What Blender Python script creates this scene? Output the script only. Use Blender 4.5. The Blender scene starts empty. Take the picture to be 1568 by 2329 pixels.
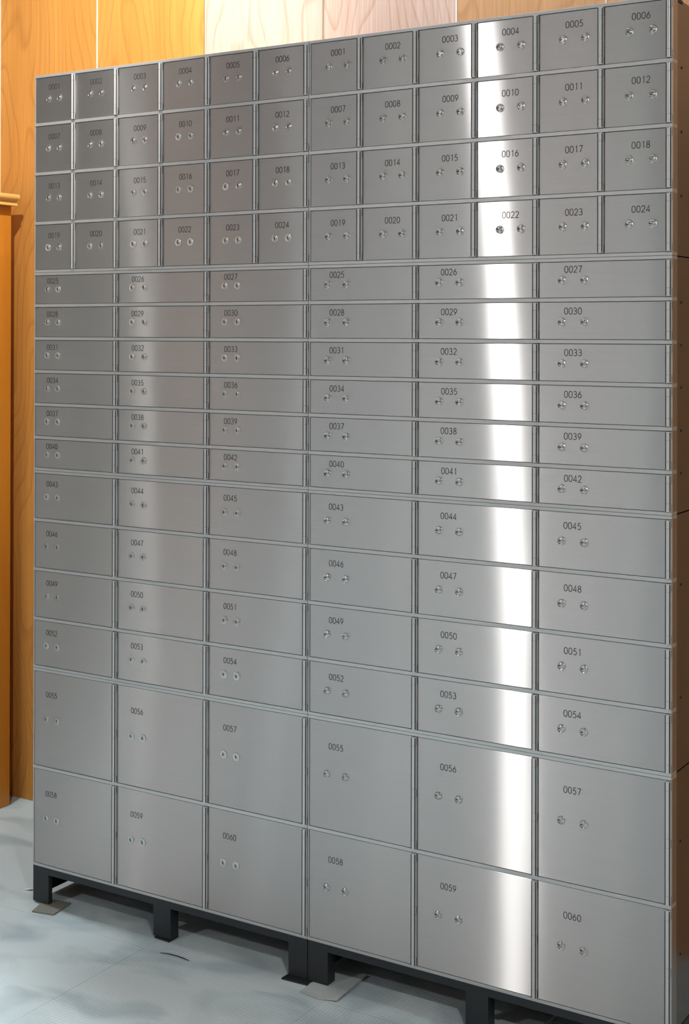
import bpy, bmesh, math, random
from mathutils import Vector, Matrix

# ------------------------------------------------------------------ camera, world, lights
SC = bpy.context.scene
COL = SC.collection
ZB = 0.095                       # height of the steel above the floor
W = 0.83516                      # width of one bank
MH = 0.5                         # height of one block
RX0, RX1, RY0, RY1, CH = -5.4, 3.5, -6.0, 0.565, 2.85     # the room

cam_d = bpy.data.cameras.new('camera')
cam = bpy.data.objects.new('camera', cam_d)
COL.objects.link(cam)
SC.camera = cam
yaw, pitch, roll = 0.557880, 0.0027997, 0.0020975
c_, s_ = math.cos(yaw), math.sin(yaw)
fw, rt, up = Vector((-s_, c_, 0)), Vector((c_, s_, 0)), Vector((0, 0, 1))
f2 = fw * math.cos(pitch) + up * math.sin(pitch)
u2 = up * math.cos(pitch) - fw * math.sin(pitch)
r3 = rt * math.cos(roll) + u2 * math.sin(roll)
u3 = u2 * math.cos(roll) - rt * math.sin(roll)
mw = Matrix((r3, u3, -f2)).transposed().to_4x4()
mw.translation = Vector((2.5779, -2.64297, 1.3512 + ZB))
cam.matrix_world = mw
cam_d.sensor_fit = 'AUTO'
cam_d.sensor_width = 36.0
cam_d.lens = 3230.0 / 2329.0 * 36.0
cam_d.shift_y = -418.08 / 2329.0
cam_d.clip_start = 0.05

world = bpy.data.worlds.new('world')
SC.world = world
world.use_nodes = True
world.node_tree.nodes['Background'].inputs[0].default_value = (0.9, 0.95, 1.0, 1)
world.node_tree.nodes['Background'].inputs[1].default_value = 0.02

SC.view_settings.view_transform = 'Standard'
SC.view_settings.look = 'None'
SC.view_settings.gamma = 1.0
SC.view_settings.use_curve_mapping = False
SC.view_settings.exposure = 0.0


def lamp(name, kind, loc, power, color, size=0.07, aim=None, cone=None, blend=0.5):
    d = bpy.data.lights.new(name, kind)
    d.energy = power
    d.color = color
    if kind == 'AREA':
        d.shape = 'DISK'
        d.size = size
        if cone:
            d.spread = cone
    else:
        d.shadow_soft_size = size
    if kind == 'SPOT':
        d.spot_size = cone
        d.spot_blend = blend
    o = bpy.data.objects.new(name, d)
    o.location = loc
    if aim is not None:
        o.rotation_euler = (Vector(aim) - Vector(loc)).to_track_quat('-Z', 'Y').to_euler()
    COL.objects.link(o)
    return o


NEUTRAL = (1.0, 0.985, 0.955)
WARM = (1.0, 0.93, 0.80)
COOL = (0.89, 0.97, 1.0)
lamp('downlight', 'AREA', (-0.60, -3.75, 2.84), 47, NEUTRAL, 0.15)              # its glare is the bright streak
lamp('downlight', 'AREA', (-3.92, -4.90, 2.84), 4.5, NEUTRAL, 0.10)               # the faint streak in the far bank
lamp('downlight', 'AREA', (3.10, -2.40, 2.84), 60, NEUTRAL, 0.16)  # unseen fill added at the right, lightens the hinge posts
lamp('downlight', 'AREA', (1.05, -0.013, 2.84), 8, COOL, 0.03)                  # grazes the fronts from above
for fx, fp in ((-4.3, 320), (-2.6, 140), (-1.0, 95)):
    lamp('far_wall_fill', 'SPOT', (fx, -5.3, 2.83), fp, NEUTRAL, 0.05, aim=(fx, -6.0, 1.5), cone=math.radians(96), blend=0.7)  # unseen spots added to brighten the wall mirrored in the doors
for fx, fy, fp in ((0.15, -1.48, 420), (1.75, -1.5, 90), (-1.2, -2.6, 210), (0.9, -2.7, 170), (2.7, -2.6, 60)):
    lamp('floor_spot', 'SPOT', (fx, fy, 2.83), fp, COOL, 0.05, aim=(fx, fy, 0), cone=math.radians(50), blend=0.6)  # unseen spots set to light the carpet, cones narrowed to miss the steel
lamp('floor_spot', 'SPOT', (-0.45, 0.03, 2.83), 130, COOL, 0.04, aim=(-0.45, 0.0, 0), cone=math.radians(38), blend=0.6)
lamp('wall_washer', 'SPOT', (0.35, -0.67, 2.83), 122, WARM, 0.015, aim=(-0.24, 0.565, 1.95), cone=math.radians(76), blend=0.75)
lamp('wall_washer', 'SPOT', (0.33, 0.10, 2.83), 32, (1.0, 0.96, 0.95), 0.04, aim=(0.33, 0.45, 0), cone=math.radians(165), blend=0.3)
lamp('wall_washer', 'SPOT', (2.05, 0.10, 2.83), 14, WARM, 0.04, aim=(2.05, 0.45, 0), cone=math.radians(165), blend=0.3)

# ------------------------------------------------------------------ materials


class NT:
    def __init__(self, name):
        self.m = bpy.data.materials.new(name)
        self.m.use_nodes = True
        self.t = self.m.node_tree
        self.t.nodes.clear()
        self.out = self.n('ShaderNodeOutputMaterial')

    def n(self, kind, **kw):
        nd = self.t.nodes.new(kind)
        for k, v in kw.items():
            setattr(nd, k, v)
        return nd

    def l(self, a, b):
        self.t.links.new(a, b)

    def math(self, op, a, b=None):
        nd = self.n('ShaderNodeMath', operation=op)
        for i, v in enumerate((a, b)):
            if v is None:
                continue
            if isinstance(v, (int, float)):
                nd.inputs[i].default_value = v
            else:
                self.l(v, nd.inputs[i])
        return nd.outputs[0]

    def mix(self, fac, a, b, mode='MIX'):
        nd = self.n('ShaderNodeMix', data_type='RGBA', blend_type=mode)
        for sock, v in ((nd.inputs[0], fac), (nd.inputs[6], a), (nd.inputs[7], b)):
            if isinstance(v, (int, float)):
                sock.default_value = v
            elif isinstance(v, tuple):
                sock.default_value = (*v[:3], 1)
            else:
                self.l(v, sock)
        return nd.outputs[2]

    def ramp(self, fac, stops):
        nd = self.n('ShaderNodeValToRGB')
        e = nd.color_ramp.elements
        while len(e) < len(stops):
            e.new(0.5)
        for i, (p, c) in enumerate(stops):
            e[i].position = p
            e[i].color = (*c[:3], 1) if isinstance(c, tuple) else (c, c, c, 1)
        self.l(fac, nd.inputs[0])
        return nd.outputs[0]

    def pos(self):
        return self.n('ShaderNodeNewGeometry').outputs['Position']

    def mapping(self, vec, scale=(1, 1, 1), loc=(0, 0, 0), rot=(0, 0, 0)):
        nd = self.n('ShaderNodeMapping')
        nd.inputs['Scale'].default_value = scale
        nd.inputs['Location'].default_value = loc
        nd.inputs['Rotation'].default_value = rot
        self.l(vec, nd.inputs[0])
        return nd.outputs[0]

    def noise(self, vec, scale, detail=2.0, rough=0.5, dist=0.0):
        nd = self.n('ShaderNodeTexNoise')
        nd.inputs['Scale'].default_value = scale
        nd.inputs['Detail'].default_value = detail
        nd.inputs['Roughness'].default_value = rough
        nd.inputs['Distortion'].default_value = dist
        self.l(vec, nd.inputs['Vector'])
        return nd.outputs[0]

    def bump(self, h, strength, dist):
        nd = self.n('ShaderNodeBump')
        nd.inputs['Strength'].default_value = strength
        nd.inputs['Distance'].default_value = dist
        self.l(h, nd.inputs['Height'])
        return nd.outputs[0]


def principled(name, col, rough=0.5, metal=0.0, spec=0.5):
    k = NT(name)
    b = k.n('ShaderNodeBsdfPrincipled')
    b.inputs['Base Color'].default_value = (*col, 1)
    b.inputs['Roughness'].default_value = rough
    b.inputs['Metallic'].default_value = metal
    b.inputs['Specular IOR Level'].default_value = spec
    k.l(b.outputs[0], k.out.inputs[0])
    return k, b


def aniso_alpha(ax, ay):
    """roughness and anisotropy of a glossy lobe ax wide along its tangent and ay across"""
    a = math.sqrt(ax * ay)
    return math.sqrt(a), 1 - ax / a if ax < a else -(1 - ay / a)


def brushed_steel(name):
    """sheet steel brushed left to right: sharp sideways, smeared up and down"""
    k = NT(name)
    t = k.n('ShaderNodeCombineXYZ')
    t.inputs[0].default_value = 1.0
    p = k.pos()
    grain = k.noise(k.mapping(p, (3.0, 1, 900.0)), 1.0, 3.0, 0.6)
    haze = k.noise(k.mapping(p, (1.2, 1, 0.5)), 2.2, 3.0, 0.5)
    wave = k.noise(k.mapping(p, (7.0, 1, 2.2)), 1.0, 1.0, 0.4)
    nrm = k.bump(wave, 0.35, 0.0009)
    base = k.mix(grain, (0.53, 0.515, 0.515), (0.62, 0.605, 0.605))
    base = k.mix(k.math('MULTIPLY', k.ramp(haze, [(0.35, 0.0), (0.7, 1.0)]), 0.25), base, (0.46, 0.445, 0.44))
    lobes = []
    for ax, ay in ((0.005, 0.38), (0.026, 0.40), (0.13, 0.55)):
        g = k.n('ShaderNodeBsdfAnisotropic', distribution='GGX')
        r, a = aniso_alpha(ax, ay)
        g.inputs['Roughness'].default_value = r
        g.inputs['Anisotropy'].default_value = a
        k.l(base, g.inputs['Color'])
        k.l(t.outputs[0], g.inputs['Tangent'])
        k.l(nrm, g.inputs['Normal'])
        lobes.append(g)
    m0 = k.n('ShaderNodeMixShader')
    m0.inputs[0].default_value = 0.17
    k.l(lobes[0].outputs[0], m0.inputs[1])
    k.l(lobes[1].outputs[0], m0.inputs[2])
    mx = k.n('ShaderNodeMixShader')
    mx.inputs[0].default_value = 0.24
    k.l(m0.outputs[0], mx.inputs[1])
    k.l(lobes[2].outputs[0], mx.inputs[2])
    k.l(mx.outputs[0], k.out.inputs[0])
    return k.m


def turned_chrome(name):
    """lock face turned on a lathe: grooves run round the axis"""
    k = NT(name)
    t = k.n('ShaderNodeTangent', direction_type='RADIAL', axis='Y')
    g = k.n('ShaderNodeBsdfAnisotropic', distribution='GGX')
    r, a = aniso_alpha(0.03, 0.34)
    g.inputs['Roughness'].default_value = r
    g.inputs['Anisotropy'].default_value = a
    g.inputs['Color'].default_value = (0.50, 0.495, 0.49, 1)
    k.l(t.outputs[0], g.inputs['Tangent'])
    k.l(g.outputs[0], k.out.inputs[0])
    return k.m


def wood_panels(name):
    """veneered wall panels, orange, then pale, then tan from left to right, with cathedral grain"""
    k = NT(name)
    p = k.pos()
    sx = k.n('ShaderNodeSeparateXYZ')
    k.l(p, sx.inputs[0])
    idx = k.math('FLOOR', k.math('DIVIDE', k.math('ADD', sx.outputs[0], 0.298 + 0.4025 * 20), 0.4025))   # panel number; 20 starts at X = -0.298
    rnd = k.n('ShaderNodeTexWhiteNoise', noise_dimensions='1D')
    k.l(idx, rnd.inputs['W'])
    off = k.n('ShaderNodeVectorMath', operation='SCALE')
    k.l(rnd.outputs['Color'], off.inputs[0])
    off.inputs['Scale'].default_value = 7.0
    q = k.n('ShaderNodeVectorMath', operation='ADD')
    k.l(p, q.inputs[0])
    k.l(off.outputs[0], q.inputs[1])
    q = q.outputs[0]
    warp = k.noise(k.mapping(q, (3.0, 3.0, 1.0)), 1.0, 2.0, 0.5)
    w2 = k.n('ShaderNodeSeparateXYZ')
    k.l(q, w2.inputs[0])
    ringpos = k.math('ADD', k.math('MULTIPLY', w2.outputs[0], 20.0), k.math('MULTIPLY', warp, 22.0))
    ring = k.math('FRACT', ringpos)
    ringc = k.ramp(ring, [(0.0, 0.0), (0.70, 0.15), (0.92, 1.0), (1.0, 0.0)])
    fine = k.noise(k.mapping(q, (240.0, 240.0, 3.0)), 1.0, 4.0, 0.65)
    tone = k.noise(k.mapping(q, (9.0, 9.0, 0.7)), 1.0, 3.0, 0.5)
    orange = k.mix(tone, (0.56, 0.225, 0.042), (0.71, 0.35, 0.085))
    pale = k.mix(tone, (0.52, 0.39, 0.33), (0.61, 0.475, 0.41))
    tan = k.mix(tone, (0.46, 0.25, 0.12), (0.56, 0.335, 0.17))
    def is_idx(lo, hi):
        return k.math('MULTIPLY', k.math('GREATER_THAN', idx, lo - 0.5), k.math('LESS_THAN', idx, hi + 0.5))
    col = k.mix(is_idx(21, 40), orange, pale)
    col = k.mix(is_idx(23, 40), col, tan)
    col = k.mix(k.math('MULTIPLY', ringc, 0.62), col, k.mix(0.5, col, (0.25, 0.08, 0.02)))
    col = k.mix(k.ramp(fine, [(0.42, 0.45), (0.62, 0.0)]), col, k.mix(0.55, col, (0.30, 0.12, 0.04)))
    b = k.n('ShaderNodeBsdfPrincipled')
    b.inputs['Roughness'].default_value = 0.42
    b.inputs['Specular IOR Level'].default_value = 0.35
    k.l(col, b.inputs['Base Color'])
    k.l(k.bump(fine, 0.15, 0.001), b.inputs['Normal'])
    k.l(b.outputs[0], k.out.inputs[0])
    return k.m


def plain_wood(name, c0, c1, axis_scale, rough=0.35):
    k = NT(name)
    p = k.pos()
    n1 = k.noise(k.mapping(p, axis_scale), 1.0, 4.0, 0.6, 0.6)
    b = k.n('ShaderNodeBsdfPrincipled')
    b.inputs['Roughness'].default_value = rough
    k.l(k.mix(k.ramp(n1, [(0.3, 0.0), (0.7, 1.0)]), c0, c1), b.inputs['Base Color'])
    k.l(b.outputs[0], k.out.inputs[0])
    return k.m


def carpet(name, base_hi, base_lo, seams=True):
    """ribbed loop-pile carpet tiles, the rib turned a quarter from tile to tile, with cloudy tone patches"""
    k = NT(name)
    p = k.pos()
    s = k.n('ShaderNodeSeparateXYZ')
    k.l(p, s.inputs[0])
    T = 0.5
    ux = k.math('DIVIDE', k.math('ADD', s.outputs[0], 10.586), T)
    uy = k.math('DIVIDE', k.math('ADD', s.outputs[1], 10.06), T)
    par = k.math('MODULO', k.math('ADD', k.math('FLOOR', ux), k.math('FLOOR', uy)), 2.0)
    jit = k.noise(p, 30.0, 2.0, 0.5)
    def rib(coord):
        return k.math('SINE', k.math('ADD', k.math('MULTIPLY', coord, 2 * math.pi / 0.0085), k.math('MULTIPLY', jit, 4.0)))
    ribs = k.n('ShaderNodeMix', data_type='FLOAT')
    k.l(par, ribs.inputs[0])
    k.l(rib(s.outputs[0]), ribs.inputs[2])
    k.l(rib(s.outputs[1]), ribs.inputs[3])
    pile = k.noise(p, 420.0, 2.0, 0.7)
    worn = k.ramp(k.noise(p, 3.3, 2.0, 0.5), [(0.35, 0.05), (0.65, 1.0)])
    cloud = k.noise(k.mapping(p, (1.0, 1.6, 1.0), rot=(0, 0, 0.5)), 5.0, 2.5, 0.45, 0.6)
    col = k.mix(k.ramp(cloud, [(0.36, 0.0), (0.56, 1.0)]), base_lo, base_hi)
    tint = k.noise(p, 9.0, 2.0, 0.5)
    col = k.mix(k.math('MULTIPLY', tint, 0.3), col, (0.45, 0.49, 0.45))
    dark = k.math('MULTIPLY', k.ramp(k.math('ADD', k.math('MULTIPLY', ribs.outputs[0], k.math('MULTIPLY', worn, 0.22)), pile), [(0.15, 1.0), (0.60, 0.0)]), 0.5)
    col = k.mix(dark, col, k.mix(0.5, col, (0.12, 0.15, 0.16)))
    h = k.math('ADD', k.math('MULTIPLY', ribs.outputs[0], k.math('MULTIPLY', worn, 0.35)), pile)
    if seams:
        ex = k.math('ABSOLUTE', k.math('SUBTRACT', k.math('FRACT', ux), 0.5))
        ey = k.math('ABSOLUTE', k.math('SUBTRACT', k.math('FRACT', uy), 0.5))
        edge = k.math('GREATER_THAN', k.math('MAXIMUM', ex, ey), 0.4975)
        col = k.mix(k.math('MULTIPLY', edge, k.math('MULTIPLY', worn, 0.22)), col, (0.10, 0.12, 0.13))
    b = k.n('ShaderNodeBsdfPrincipled')
    b.inputs['Roughness'].default_value = 0.95
    b.inputs['Specular IOR Level'].default_value = 0.1
    k.l(col, b.inputs['Base Color'])
    k.l(k.bump(h, 0.5, 0.0018), b.inputs['Normal'])
    k.l(b.outputs[0], k.out.inputs[0])
    return k.m


M = {}
M['steel'] = brushed_steel('brushed_steel')
M['rail'] = principled('satin_rail', (0.50, 0.505, 0.51), 0.45, 0.75)[0].m
M['post'] = principled('rolled_hinge_steel', (0.52, 0.525, 0.535), 0.40, 0.35)[0].m
M['side'] = principled('side_steel', (0.20, 0.18, 0.175), 0.20, 1.0)[0].m
M['flange'] = principled('flange_steel', (0.42, 0.39, 0.38), 0.34, 1.0)[0].m
M['dark'] = principled('dark_gap', (0.015, 0.015, 0.016), 0.7)[0].m
M['ink'] = principled('number_ink', (0.020, 0.018, 0.018), 0.6, 0.0, 0.25)[0].m
M['turned'] = turned_chrome('turned_chrome')
M['chrome'] = principled('chrome', (0.62, 0.62, 0.61), 0.12, 1.0)[0].m
M['slot'] = principled('key_slot', (0.01, 0.01, 0.01), 0.6)[0].m
M['black'] = principled('black_paint', (0.012, 0.014, 0.018), 0.45)[0].m
M['panels'] = wood_panels('veneer_panels')
M['white_trim'] = principled('white_strip', (0.72, 0.71, 0.69), 0.35)[0].m
M['brown_trim'] = principled('brown_groove', (0.20, 0.09, 0.04), 0.6)[0].m
M['cab_wood'] = plain_wood('orange_varnish', (0.56, 0.20, 0.018), (0.66, 0.27, 0.03), (14, 14, 1.2))
M['crown'] = plain_wood('pale_varnish', (0.72, 0.42, 0.12), (0.78, 0.50, 0.17), (4, 4, 30))
M['carpet'] = carpet('carpet_tiles', (0.49, 0.565, 0.595), (0.335, 0.41, 0.45))
M['offcut'] = carpet('carpet_scrap', (0.40, 0.44, 0.44), (0.30, 0.34, 0.35), False)
M['ceiling'] = principled('ceiling_board', (0.62, 0.55, 0.54), 0.8)[0].m
M['room_wood'] = plain_wood('room_wood', (0.28, 0.20, 0.16), (0.36, 0.27, 0.22), (12, 12, 0.8))
M['room_wall'] = principled('room_paint', (0.62, 0.62, 0.59), 0.7)[0].m
M['room_white'] = principled('room_white', (0.85, 0.85, 0.84), 0.6)[0].m
M['room_pale'] = principled('room_pale', (0.80, 0.84, 0.78), 0.6)[0].m
M['room_pink'] = principled('room_pink', (0.74, 0.67, 0.64), 0.6)[0].m
M['room_grey'] = principled('room_grey', (0.36, 0.34, 0.33), 0.6)[0].m
M['room_dark'] = principled('room_dark', (0.16, 0.13, 0.12), 0.6)[0].m
M['shim'] = principled('olive_shim', (0.17, 0.17, 0.14), 0.7)[0].m
M['paper'] = principled('white_paper', (0.9, 0.9, 0.88), 0.6)[0].m

# ------------------------------------------------------------------ mesh helpers


def box(bm, x0, x1, y0, y1, z0, z1, bev=0.0, seg=2):
    v = [bm.verts.new((x, y, z)) for z in (z0, z1) for y in (y0, y1) for x in (x0, x1)]
    fs = [bm.faces.new([v[i] for i in q]) for q in
          ((0, 2, 3, 1), (4, 5, 7, 6), (0, 1, 5, 4), (2, 6, 7, 3), (0, 4, 6, 2), (1, 3, 7, 5))]
    if bev:
        es = {e for f in fs for e in f.edges}
        bmesh.ops.bevel(bm, geom=list(es), offset=bev, segments=seg, profile=0.5, affect='EDGES')
    return fs


def mesh(name, bm, mats, smooth=False):
    bmesh.ops.recalc_face_normals(bm, faces=bm.faces[:])
    me = bpy.data.meshes.new(name)
    bm.to_mesh(me)
    bm.free()
    for m in (mats if isinstance(mats, (list, tuple)) else [mats]):
        me.materials.append(m)
    if smooth:
        for f in me.polygons:
            f.use_smooth = True
        me.set_sharp_from_angle(angle=math.radians(40))
    return me


def put(name, me, parent=None, loc=(0, 0, 0)):
    o = bpy.data.objects.new(name, me)
    o.parent = parent
    o.location = loc
    COL.objects.link(o)
    return o


def empty(name, loc):
    o = bpy.data.objects.new(name, None)
    o.empty_display_size = 0.1
    o.location = loc
    COL.objects.link(o)
    return o


def tag(o, label, cat, group=None):
    o['label'] = label
    o['category'] = cat
    if group:
        o['group'] = group
    return o


def structure(o):
    o['kind'] = 'structure'
    return o


def box_mesh(name, dims, mat, bev=0.0):
    bm = bmesh.new()
    box(bm, *dims, bev)
    return mesh(name, bm, mat)


# ------------------------------------------------------------------ the room
structure(put('floor', box_mesh('floor', (RX0, RX1, RY0, RY1 + 0.05, -0.05, 0), M['carpet'])))
structure(put('ceiling', box_mesh('ceiling', (RX0, RX1, RY0, RY1 + 0.05, CH, CH + 0.05), M['ceiling'])))
structure(put('wall_back', box_mesh('wall_back', (RX0, RX1, RY1, RY1 + 0.05, 0, CH), M['panels'])))
bm = bmesh.new()
FRONT = [(RX0, 'room_wall'), (-4.78, 'room_white'), (-4.58, 'room_wood'), (-3.32, 'room_white'), (-3.12, 'room_grey'), (-2.42, 'room_wall'),  # unseen wall; tone bands invented for what the doors reflect
         (-1.62, 'room_pink'), (-0.72, 'room_pale'), (-0.54, 'room_grey'), (0.9, 'room_wood'), (RX1, '')]
names = sorted({m for _, m in FRONT if m})
for (a, m), (b, _) in zip(FRONT, FRONT[1:]):
    for f in box(bm, a, b, RY0 - 0.05, RY0, 0, CH):
        f.material_index = names.index(m)
structure(put('wall_front', mesh('wall_front', bm, [M[m] for m in names])))
structure(put('wall_left', box_mesh('wall_left', (RX0 - 0.05, RX0, RY0, RY1, 0, CH), M['room_wall'])))
structure(put('wall_right', box_mesh('wall_right', (RX1, RX1 + 0.05, RY0, RY1, 0, CH), M['room_wall'])))
# joint strips between the veneer panels
n_trim = 0
for i in range(-6, 8):
    x = -0.298 + 0.4025 * i
    if i in (1, 2):
        parts = [(-0.0022, -0.0008), (0.0008, 0.0022)] if i == 2 else [(-0.001, 0.001)]
        bm = bmesh.new()
        for a, b in parts:
            box(bm, x + a, x + b, RY1 - 0.0006, RY1, 0.0, CH)
        me = mesh('trim', bm, M['brown_trim'])
    else:
        wd = 0.0012 if i == 4 else 0.002
        me = box_mesh('trim', (x - wd, x + wd, RY1 - 0.0015, RY1, 0.0, CH), M['white_trim'])
    n_trim += 1
    structure(put('trim_%d' % n_trim, me))

# ------------------------------------------------------------------ numbers
DH, DW, DP, SW = 0.0127, 0.0074, 0.0098, 0.00138


def arc(cx, cy, rx, ry, a0, a1, n=10):
    return [(cx + rx * math.cos(math.radians(a0 + (a1 - a0) * i / n)),
             cy + ry * math.sin(math.radians(a0 + (a1 - a0) * i / n))) for i in range(n + 1)]


GLYPH = {
    '0': [arc(.5, .66, .46, .34, 0, 180) + arc(.5, .34, .46, .34, 180, 360) + [(.96, .66)]],
    '1': [[(.36, .82), (.62, 1.0), (.62, 0.0)]],
    '2': [arc(.5, .70, .42, .30, 165, -25, 12) + [(.04, 0.0), (.98, 0.0)]],
    '3': [arc(.46, .75, .38, .25, 150, -90, 12) + arc(.46, .27, .46, .27, 80, -150, 12)],
    '4': [[(.74, 0.0), (.74, 1.0), (.02, .26), (1.0, .26)]],
    '5': [[(.88, 1.0), (.28, 1.0), (.14, .55)] + arc(.46, .32, .46, .32, 118, -145, 14)],
    '6': [[(.72, 1.0), (.14, .52)] + arc(.5, .31, .44, .31, 150, 510, 18)],
    '7': [[(.04, 1.0), (.96, 1.0), (.32, 0.0)]],
    '8': [arc(.5, .76, .36, .24, -90, 270, 16), arc(.5, .26, .45, .26, 90, 450, 18)],
    '9': [[(.28, 0.0), (.86, .48)] + arc(.5, .69, .44, .31, -30, 330, 18)],
}


def ribbon(bm, pts, w, depth):
    """a flat pen stroke of width w lying in the XZ plane, its face at y = -depth"""
    n = len(pts)
    L, R = [], []
    for i, (x, z) in enumerate(pts):
        a = Vector(pts[max(i - 1, 0)])
        b = Vector(pts[min(i + 1, n - 1)])
        p = Vector((x, z))
        d0 = (p - a).normalized() if i else (b - p).normalized()
        d1 = (b - p).normalized() if i < n - 1 else d0
        t = (d0 + d1)
        t = t.normalized() if t.length > 1e-6 else d0
        nn = Vector((-t.y, t.x))
        k = 1.0 / max(0.45, abs(nn.dot(Vector((-d0.y, d0.x)))))
        L.append(p + nn * w * .5 * k)
        R.append(p - nn * w * .5 * k)
    rows = []
    for l, r in zip(L, R):
        rows.append([bm.verts.new((l.x, -depth, l.y)), bm.verts.new((r.x, -depth, r.y)),
                     bm.verts.new((r.x, 0, r.y)), bm.verts.new((l.x, 0, l.y))])
    for a, b in zip(rows, rows[1:]):
        for i in range(4):
            j = (i + 1) % 4
            bm.faces.new((a[i], a[j], b[j], b[i]))
    bm.faces.new(rows[0])
    bm.faces.new(rows[-1][::-1])


def number_mesh(txt):
    bm = bmesh.new()
    x0 = -(DP * (len(txt) - 1) + DW) / 2
    for i, ch in enumerate(txt):
        for st in GLYPH[ch]:
            pts = []
            for u, v in st:
                q = (x0 + i * DP + u * DW, (v - .5) * DH)
                if not pts or (Vector(q) - Vector(pts[-1])).length > 1e-5:
                    pts.append(q)
            ribbon(bm, pts, SW, 0.0003)
    return mesh('number_%s' % txt, bm, M['ink'])


NUM = {}

# ------------------------------------------------------------------ locks


def lathe(bm, prof, seg=32, mat=None):
    """prof: (radius, y); returns faces, one ring of faces per profile step"""
    rings = []
    for r, y in prof:
        if r < 1e-7:
            rings.append([bm.verts.new((0, y, 0))])
        else:
            rings.append([bm.verts.new((r * math.cos(2 * math.pi * i / seg), y, r * math.sin(2 * math.pi * i / seg)))
                          for i in range(seg)])
    for k, (a, b) in enumerate(zip(rings, rings[1:])):
        for i in range(seg):
            j = (i + 1) % seg
            if len(b) == 1:
                f = bm.faces.new((a[i], a[j], b[0]))
            elif len(a) == 1:
                f = bm.faces.new((a[0], b[j], b[i]))
            else:
                f = bm.faces.new((a[i], a[j], b[j], b[i]))
            if mat:
                f.material_index = mat[k]


def lens_slot(bm, length, width, y, cx, cz, vertical, mi):
    """a spindle shaped key slot, dark, let into the plug face"""
    n = 10
    up_, dn = [], []
    for i in range(n + 1):
        t = i / n
        a = (t - .5) * length
        w = width * .5 * (0.30 + 0.70 * math.sin(math.pi * t))
        up_.append((a, w))
        dn.append((a, -w))
    loop = up_ + dn[::-1]
    vs = []
    for a, w in loop:
        x, z = (w, a) if vertical else (a, w)
        vs.append((cx + x, cz + z))
    f0 = [bm.verts.new((x, y, z)) for x, z in vs]
    f1 = [bm.verts.new((x, y + 0.0012, z)) for x, z in vs]
    f = bm.faces.new(f0)
    f.material_index = mi
    for i in range(len(vs)):
        j = (i + 1) % len(vs)
        g = bm.faces.new((f0[i], f0[j], f1[j], f1[i]))
        g.material_index = mi


def lock_far():
    bm = bmesh.new()
    R = 0.0088
    lathe(bm, [(R, 0.002), (R, -0.0012), (R * .97, -0.0018), (R * .90, -0.0020), (R * .82, -0.0018),
               (R * .40, -0.0028), (0, -0.0032)], 40, [1, 1, 1, 1, 0, 0])
    lens_slot(bm, 0.0074, 0.0026, -0.0034, 0, 0, True, 2)
    return mesh('lock_upright_slot', bm, [M['turned'], M['chrome'], M['slot']], True)


def lock_near():
    bm = bmesh.new()
    R = 0.0083
    lathe(bm, [(R, 0.002), (R, -0.0018), (R * .96, -0.0029), (R * .86, -0.0034), (R * .74, -0.0030), (R * .68, -0.0020),
               (R * .64, -0.0020), (R * .55, -0.0026), (R * .30, -0.0029), (0, -0.0030)], 40,
          [1, 1, 1, 1, 1, 1, 1, 0, 0])
    lens_slot(bm, 0.0064, 0.0018, -0.0035, -0.0032, 0, False, 2)
    return mesh('lock_level_slot', bm, [M['turned'], M['chrome'], M['slot']], True)


LOCK = [lock_far(), lock_near()]

# ------------------------------------------------------------------ doors, hinges
PX0, PX1 = -0.0124, -0.0006       # hinge post, measured from the right edge of the cell
POST_F = -0.0080                  # front of the post
MESHES = {}


def hinge_mesh(h, knuckle):
    key = ('hinge', round(h, 5), knuckle)
    if key in MESHES:
        return MESHES[key]
    bm = bmesh.new()
    r = 0.0046
    g = 0.00022
    cuts = sorted({0.0, knuckle, h - knuckle, h} | ({h * .5 - knuckle * .5, h * .5 + knuckle * .5} if h > 0.2 else set()))
    prof = [(PX0, 0.004), (PX0, POST_F + r)]
    cx = (PX0 + PX1) / 2
    rr = (PX1 - PX0) / 2
    for i in range(1, 12):
        a = math.pi - math.pi * i / 12
        prof.append((cx + rr * math.cos(a), POST_F + r - r * math.sin(a)))
    prof += [(PX1, POST_F + r), (PX1, 0.004)]
    for z0, z1 in zip(cuts, cuts[1:]):
        a0 = z0 + (g if z0 > 0 else 0)
        a1 = z1 - (g if z1 < h else 0)
        lo = [bm.verts.new((x, y, -a1)) for x, y in prof]
        hi = [bm.verts.new((x, y, -a0)) for x, y in prof]
        for i in range(len(prof) - 1):
            bm.faces.new((lo[i], lo[i + 1], hi[i + 1], hi[i]))
        bm.faces.new(lo)
        bm.faces.new(hi[::-1])
        # the slit on the side of each knuckle
        if z1 - z0 <= knuckle + 1e-6:
            fs = box(bm, PX1 - 0.001, PX1 + 0.00035, -0.0022, -0.0010, -a1 + 0.0012, -a0 - 0.0012)
            for f in fs:
                f.material_index = 1
    # a thin core seen in the seams between knuckles
    for f in box(bm, PX0 + 0.0008, PX1 - 0.0008, POST_F + 0.0008, 0.003, -h + 0.001, -0.001):
        f.material_index = 1
    MESHES[key] = mesh('hinge', bm, [M['post'], M['dark']], True)
    return MESHES[key]


def door_mesh(w, h):
    key = ('door', round(w, 5), round(h, 5))
    if key not in MESHES:
        bm = bmesh.new()
        box(bm, 0, w, 0, 0.018, -h, 0, 0.0007, 2)
        MESHES[key] = mesh('door', bm, M['steel'])
    return MESHES[key]


rng = random.Random(7)
RAIL = 0.0076
EDGE = 0.0068
BANKS = [dict(x=0.0, name='left', n=0), dict(x=W, name='right', n=1)]
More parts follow.
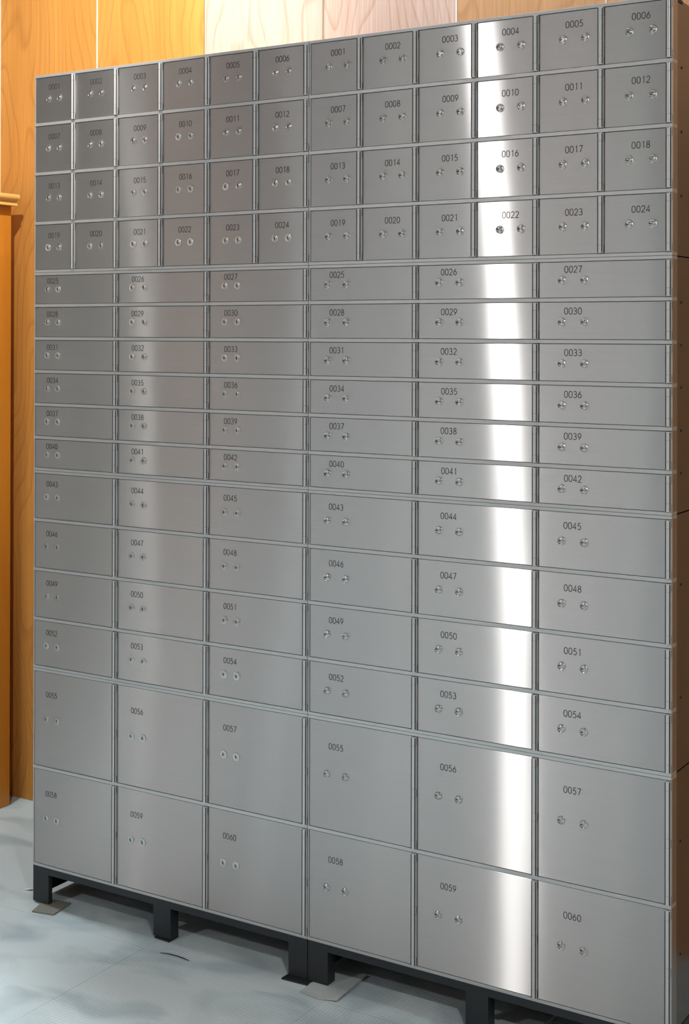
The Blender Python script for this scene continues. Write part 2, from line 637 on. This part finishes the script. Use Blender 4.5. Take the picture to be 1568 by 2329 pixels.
# rows, columns, first number, label, text height below cell top, lock height
BLOCKS = [
    dict(rows=4, cols=6, first=1, tz=(.0325, .0333), lz=(.0622, .0628)),
    dict(rows=6, cols=3, first=25, tz=(.0217, .0223), lz=(.0424, .0445)),
    dict(rows=4, cols=3, first=43, tz=(.0325, .0336), lz=(.0656, .0653)),
    dict(rows=2, cols=3, first=55, tz=(.0635, .0615), lz=(.1255, .1232)),
]
WORDS = [
    ['topmost steel block of the far left bank, 24 small square doors, upright keyholes',
     'topmost steel block of the near right bank, 24 small square doors, level keyholes'],
    ['second steel block from the top, left bank, 18 low wide doors numbered from 0025',
     'second steel block from the top, right bank with bright glare, 18 low wide doors'],
    ['third steel block from the top in the left bank, 12 medium wide doors',
     'third steel block from the top in the right bank, 12 medium wide doors'],
    ['lowest steel block of the left bank, six tall doors, on the black stand',
     'lowest steel block of the right bank, six tall doors, nearest the camera'],
]


def build_block(bank, bi):
    B = BLOCKS[bi]
    n = bank['n']
    zb = ZB + MH * (3 - bi)
    root = empty('deposit_box_cabinet', (bank['x'], 0, zb))
    tag(root, WORDS[bi][n], 'safe deposit boxes', 'steel deposit box blocks stacked in two banks')
    # ---- carcass: sides, top, bottom, back
    bm = bmesh.new()
    g = 0.0012
    X1 = W - 0.0006
    box(bm, 0.0006, 0.0022, 0.03, 0.50, g, MH - g)
    box(bm, X1 - 0.0034, X1 - 0.0016, 0.03, 0.50, g, MH - g)
    box(bm, 0.008, X1 - 0.010, 0.03, 0.499, MH - 0.004, MH - 0.0005)
    box(bm, 0.008, X1 - 0.010, 0.03, 0.499, 0.0005, 0.004)
    box(bm, 0.0022, X1 - 0.0034, 0.496, 0.4995, g, MH - g)
    put('carcass', mesh('carcass', bm, M['side']), root)
    # ---- frame round the doors: outer stiles and flanges, rails, mullions
    bm = bmesh.new()
    rows, cols = B['rows'], B['cols']
    cw = W / cols
    rh = MH / rows
    box(bm, 0.0006, 0.0040, -0.0012, 0.03, 0.0003, MH - 0.0003, 0.0004)             # left stile
    fs = box(bm, X1 - 0.0014, X1, 0.0006, 0.03, 0.0003, MH - 0.0003, 0.0003)        # right flange
    for f in bm.faces:
        if f.calc_center_median().x > 0.02:
            f.material_index = 1
    box(bm, 0.0006, X1 + 0.0004, -0.0022, 0.028, 0.0003, EDGE, 0.0004)
    box(bm, 0.0006, X1 + 0.0004, -0.0022, 0.028, MH - EDGE, MH - 0.0003, 0.0004)
    for r in range(1, rows):
        z = MH - r * rh
        box(bm, 0.0006, X1 + 0.0004, -0.0022, 0.026, z - RAIL / 2, z + RAIL / 2, 0.0005)
    for c in range(1, cols):
        x = c * cw
        box(bm, x - 0.0022, x + 0.0022, 0.0130, 0.026, 0.004, MH - 0.004)
    nf0 = len(bm.faces)
    box(bm, 0.003, X1 - 0.003, 0.0242, 0.0255, 0.002, MH - 0.002)                   # added dark plate: stops light leaks and darkens the gaps
    bm.faces.ensure_lookup_table()
    for f in bm.faces[nf0:]:
        f.material_index = 2
    put('door_frame', mesh('door_frame', bm, [M['rail'], M['flange'], M['dark']]), root)
    # ---- fixing screws on the open right flank
    if n == 1:
        zs = [MH - r * rh - 0.006 for r in range(1, rows)] if bi < 2 else [MH * .28, MH * .72]
        for z in zs:
            bm = bmesh.new()
            lathe(bm, [(0.0026, 0.0), (0.0026, -0.0008), (0.0018, -0.0013), (0, -0.0014)], 14)
            bmesh.ops.rotate(bm, verts=bm.verts[:], matrix=Matrix.Rotation(math.radians(90), 3, 'Z'))
            put('screw', mesh('screw', bm, M['dark'], True), root, (X1 - 0.0016, 0.058, z))['label'] = 'small dark screw head'
    # ---- doors
    num = B['first']
    for r in range(rows):
        zt = MH - r * rh - (EDGE if r == 0 else RAIL / 2) - 0.0010
        zl = MH - (r + 1) * rh + (EDGE if r == rows - 1 else RAIL / 2) + 0.0008
        for c in range(cols):
            x0 = c * cw + (0.0052 if c == 0 else 0.0013)
            w = c * cw + cw + PX0 - 0.0001 - x0
            h = zt - zl
            d = put('door', door_mesh(w, h), root, (x0, -0.0008, zt))
            d.rotation_euler = (math.radians(rng.gauss(0, .05)), 0, math.radians(rng.gauss(0, .035)))
            txt = '%04d' % num
            d['label'] = 'steel door marked %s' % txt
            put('hinge', hinge_mesh(h - 0.0006, 0.016 if h < 0.2 else 0.018), d, (c * cw + cw - x0, 0.0008, -0.0003))
            zc = MH - r * rh - zt             # cell top above the door top
            small = cols == 6
            tx = c * cw - x0 + ((.0672, .0757)[n] if small else (.0627, .0742)[n])
            jx, jz = rng.gauss(0, .0004), rng.gauss(0, .0003)
            if txt not in NUM:
                NUM[txt] = number_mesh(txt)
            put('number_marking', NUM[txt], d, (tx + jx, 0.0001, -(B['tz'][n] - zc) + jz))['label'] = 'black number %s' % txt
            for k in (0, 1):
                lx = c * cw - x0 + (((.0479, .0842), (.0522, .0998))[n][k] if small else ((.0456, .0820), (.0507, .0988))[n][k])
                lo = put('lock', LOCK[n], d, (lx, 0.0, -(B['lz'][n] - zc)))
                lo.rotation_euler = (math.radians(rng.gauss(0, 1.0)), math.radians(rng.gauss(0, 4)), math.radians(rng.gauss(0, 1.0)))
                lo['label'] = 'round chrome lock'
            num += 1
    return root


for bank in BANKS:
    for bi in range(4):
        blk = build_block(bank, bi)
        if bank['n'] == 1 and bi == 0:
            bm = bmesh.new()
            box(bm, -0.012, 0, 0.035, 0.062, 0, 0.007, 0.001)  # small dark piece at the right end of the top edge
            put('notch_piece', mesh('notch_piece', bm, M['dark']), blk, (W - 0.0006, 0, MH - 0.0068))['label'] = 'small dark notch piece on the top edge'

# ------------------------------------------------------------------ black stands under the banks
STAND = ['black steel stand with wide feet under the left bank, shimmed at its outer foot',
         'black steel stand with wide feet under the right bank, beside the carpet scrap']
for bank in BANKS:
    x = bank['x']
    root = empty('base_stand', (x, 0, 0))
    tag(root, STAND[bank['n']], 'stand', 'black stands under the steel banks')
    e = 0.0008
    put('front_rail', box_mesh('front_rail', (e, W - e, 0.0, 0.03, ZB - 0.018, ZB - 0.0004), M['black'], 0.0008), root)
    put('rear_rail', box_mesh('rear_rail', (e, W - e, 0.47, 0.50, 0.004, ZB - 0.0004), M['black'], 0.0008), root)  # unseen; made nearly floor-deep to keep light from under the stand
    for sx in (0, 1):
        a = e if sx == 0 else W - e - 0.004
        put('side_rail', box_mesh('side_rail', (a, a + 0.004, 0.03, 0.47, 0.013 if (sx == 0) == (bank['n'] == 0) else 0.004, ZB - 0.0004), M['black'], 0.0006), root)
    for lx0, lx1 in ((e, 0.0535), (0.3935, 0.4460), (0.7835, W - e)):
        put('leg', box_mesh('leg', (lx0, lx1, -0.0003, 0.014 if lx0 < .01 and bank['n'] == 0 else 0.03, 0.0005 if lx0 > .7 and bank['n'] == 1 else 0.004, ZB - 0.0006), M['black'], 0.0008), root)
        put('leg', box_mesh('leg', (lx0, lx1, 0.47, 0.4996, 0.0, ZB - 0.0185), M['black'], 0.0008), root)

# ------------------------------------------------------------------ wooden cabinet at the far left
root = empty('wooden_cabinet', (-0.585, 0.5, 0))
tag(root, 'orange varnished wooden cabinet with a pale crown moulding by the panelled wall', 'cabinet')
CD, CWD, CTOP = 0.42, 1.1, 1.8285
bm = bmesh.new()
box(bm, -CWD, 0, -CD, 0, 0.0, CTOP, 0.002)
put('body', mesh('body', bm, M['cab_wood']), root)
for sx in (0, 1):
    put('door', box_mesh('door', (-CWD + 0.01 + sx * CWD / 2, -CWD / 2 - 0.004 + sx * CWD / 2, -CD - 0.02, -CD - 0.0005, 0.06, CTOP - 0.03), M['cab_wood'], 0.003), root)
# crown: profile (outward, height above the body top)
prof = [(0.0, 0.0), (0.0265, 0.0), (0.0262, 0.004), (0.0225, 0.0115), (0.0262, 0.0150), (0.0275, 0.0165), (0.0330, 0.0175)]
prof += [(0.0300 + 0.0060 * math.cos(math.radians(a)), 0.0260 + 0.0085 * math.sin(math.radians(a))) for a in range(-75, 91, 15)]
prof += [(0.0, 0.0345)]
bm = bmesh.new()
rings = []
for o, z in prof:
    rings.append([bm.verts.new(q) for q in ((o, 0.0, CTOP + z), (o, -CD - o, CTOP + z), (-CWD - o, -CD - o, CTOP + z), (-CWD - o, 0.0, CTOP + z))])
for a, b in zip(rings, rings[1:]):
    for i in range(4):
        j = (i + 1) % 4
        bm.faces.new((a[i], a[j], b[j], b[i]))
bm.faces.new(rings[-1])
bm.faces.new(rings[0][::-1])
put('crown_moulding', mesh('crown_moulding', bm, M['crown'], True), root)['label'] = 'pale stepped crown moulding'

# ------------------------------------------------------------------ scraps on the floor


def slab(name, pts, z0, h, mat, lift=None):
    """a thin sheet with its own thickness; lift raises single corners"""
    bm = bmesh.new()
    lift = lift or [0] * len(pts)
    lo = [bm.verts.new((x, y, z0 + d)) for (x, y), d in zip(pts, lift)]
    hi = [bm.verts.new((x, y, z0 + h + d)) for (x, y), d in zip(pts, lift)]
    bm.faces.new(lo[::-1])
    bm.faces.new(hi)
    for i in range(len(pts)):
        j = (i + 1) % len(pts)
        bm.faces.new((lo[i], lo[j], hi[j], hi[i]))
    return put(name, mesh(name, bm, mat))


tag(slab('wedge_shim', [(0.046, -0.050), (0.106, -0.037), (0.093, 0.040), (0.018, 0.028), (0.036, -0.02)], 0.0002, 0.0036, M['shim'], [0, 0, 0, 0, 0]),
    'olive flat shim under the outer foot of the left stand', 'shim', 'packing under the stand feet')
tag(slab('wedge_shim', [(0.400, -0.004), (0.446, -0.006), (0.446, 0.030), (0.400, 0.030)], 0.0002, 0.0036, M['black']),
    'small black packing under the middle foot of the left stand', 'shim', 'packing under the stand feet')
tag(slab('wedge_shim', [(0.779, -0.021), (0.846, -0.017), (0.838, 0.030), (0.783, 0.030)], 0.0002, 0.0036, M['black']),
    'black packing plate under the two feet where the stands meet', 'shim', 'packing under the stand feet')
tag(slab('carpet_scrap', [(0.850, -0.052), (0.897, -0.059), (0.943, -0.047), (0.936, 0.090), (0.850, 0.085)], 0.0002, 0.0038, M['offcut'], [0, 0, .0030, .0030, 0]),
    'loose grey carpet scrap under the inner foot of the right stand', 'carpet scrap', 'carpet scraps by the right stand')
tag(slab('carpet_scrap', [(1.276, 0.045), (1.36, 0.03), (1.37, 0.15), (1.29, 0.15)], 0.0002, 0.006, M['offcut']),
    'pale carpet scrap behind the middle foot of the right stand', 'carpet scrap', 'carpet scraps by the right stand')
tag(slab('wedge_shim', [(1.228, -0.004), (1.282, -0.004), (1.272, 0.032), (1.228, 0.032)], 0.0002, 0.0036, M['black']),
    'black packing under the middle foot of the right stand', 'shim', 'packing under the stand feet')
tag(slab('paper_scrap', [(-0.072, 0.040), (-0.052, 0.048), (-0.049, 0.058), (-0.066, 0.054)], 0.0004, 0.0012, M['paper'], [0, .004, .002, 0]),
    'tiny white scrap of paper on the carpet beyond the left stand', 'paper')
bm = bmesh.new()
pts = [(0.465, -0.061), (0.485, -0.056), (0.506, -0.0545), (0.527, -0.0555), (0.548, -0.059)]
prev = None
for i, (x, y) in enumerate(pts):
    r = 0.0013 if 0 < i < 4 else 0.0006
    ring = [bm.verts.new((x, y + r * math.cos(a), 0.0014 + r * math.sin(a))) for a in [k * math.pi / 3 for k in range(6)]]
    if prev:
        for k in range(6):
            bm.faces.new((prev[k], prev[(k + 1) % 6], ring[(k + 1) % 6], ring[k]))
    else:
        bm.faces.new(ring)
    prev = ring
bm.faces.new(prev[::-1])
tag(put('thread', mesh('thread', bm, M['black'])), 'short curved black strand on the carpet in front of the left stand', 'thread')
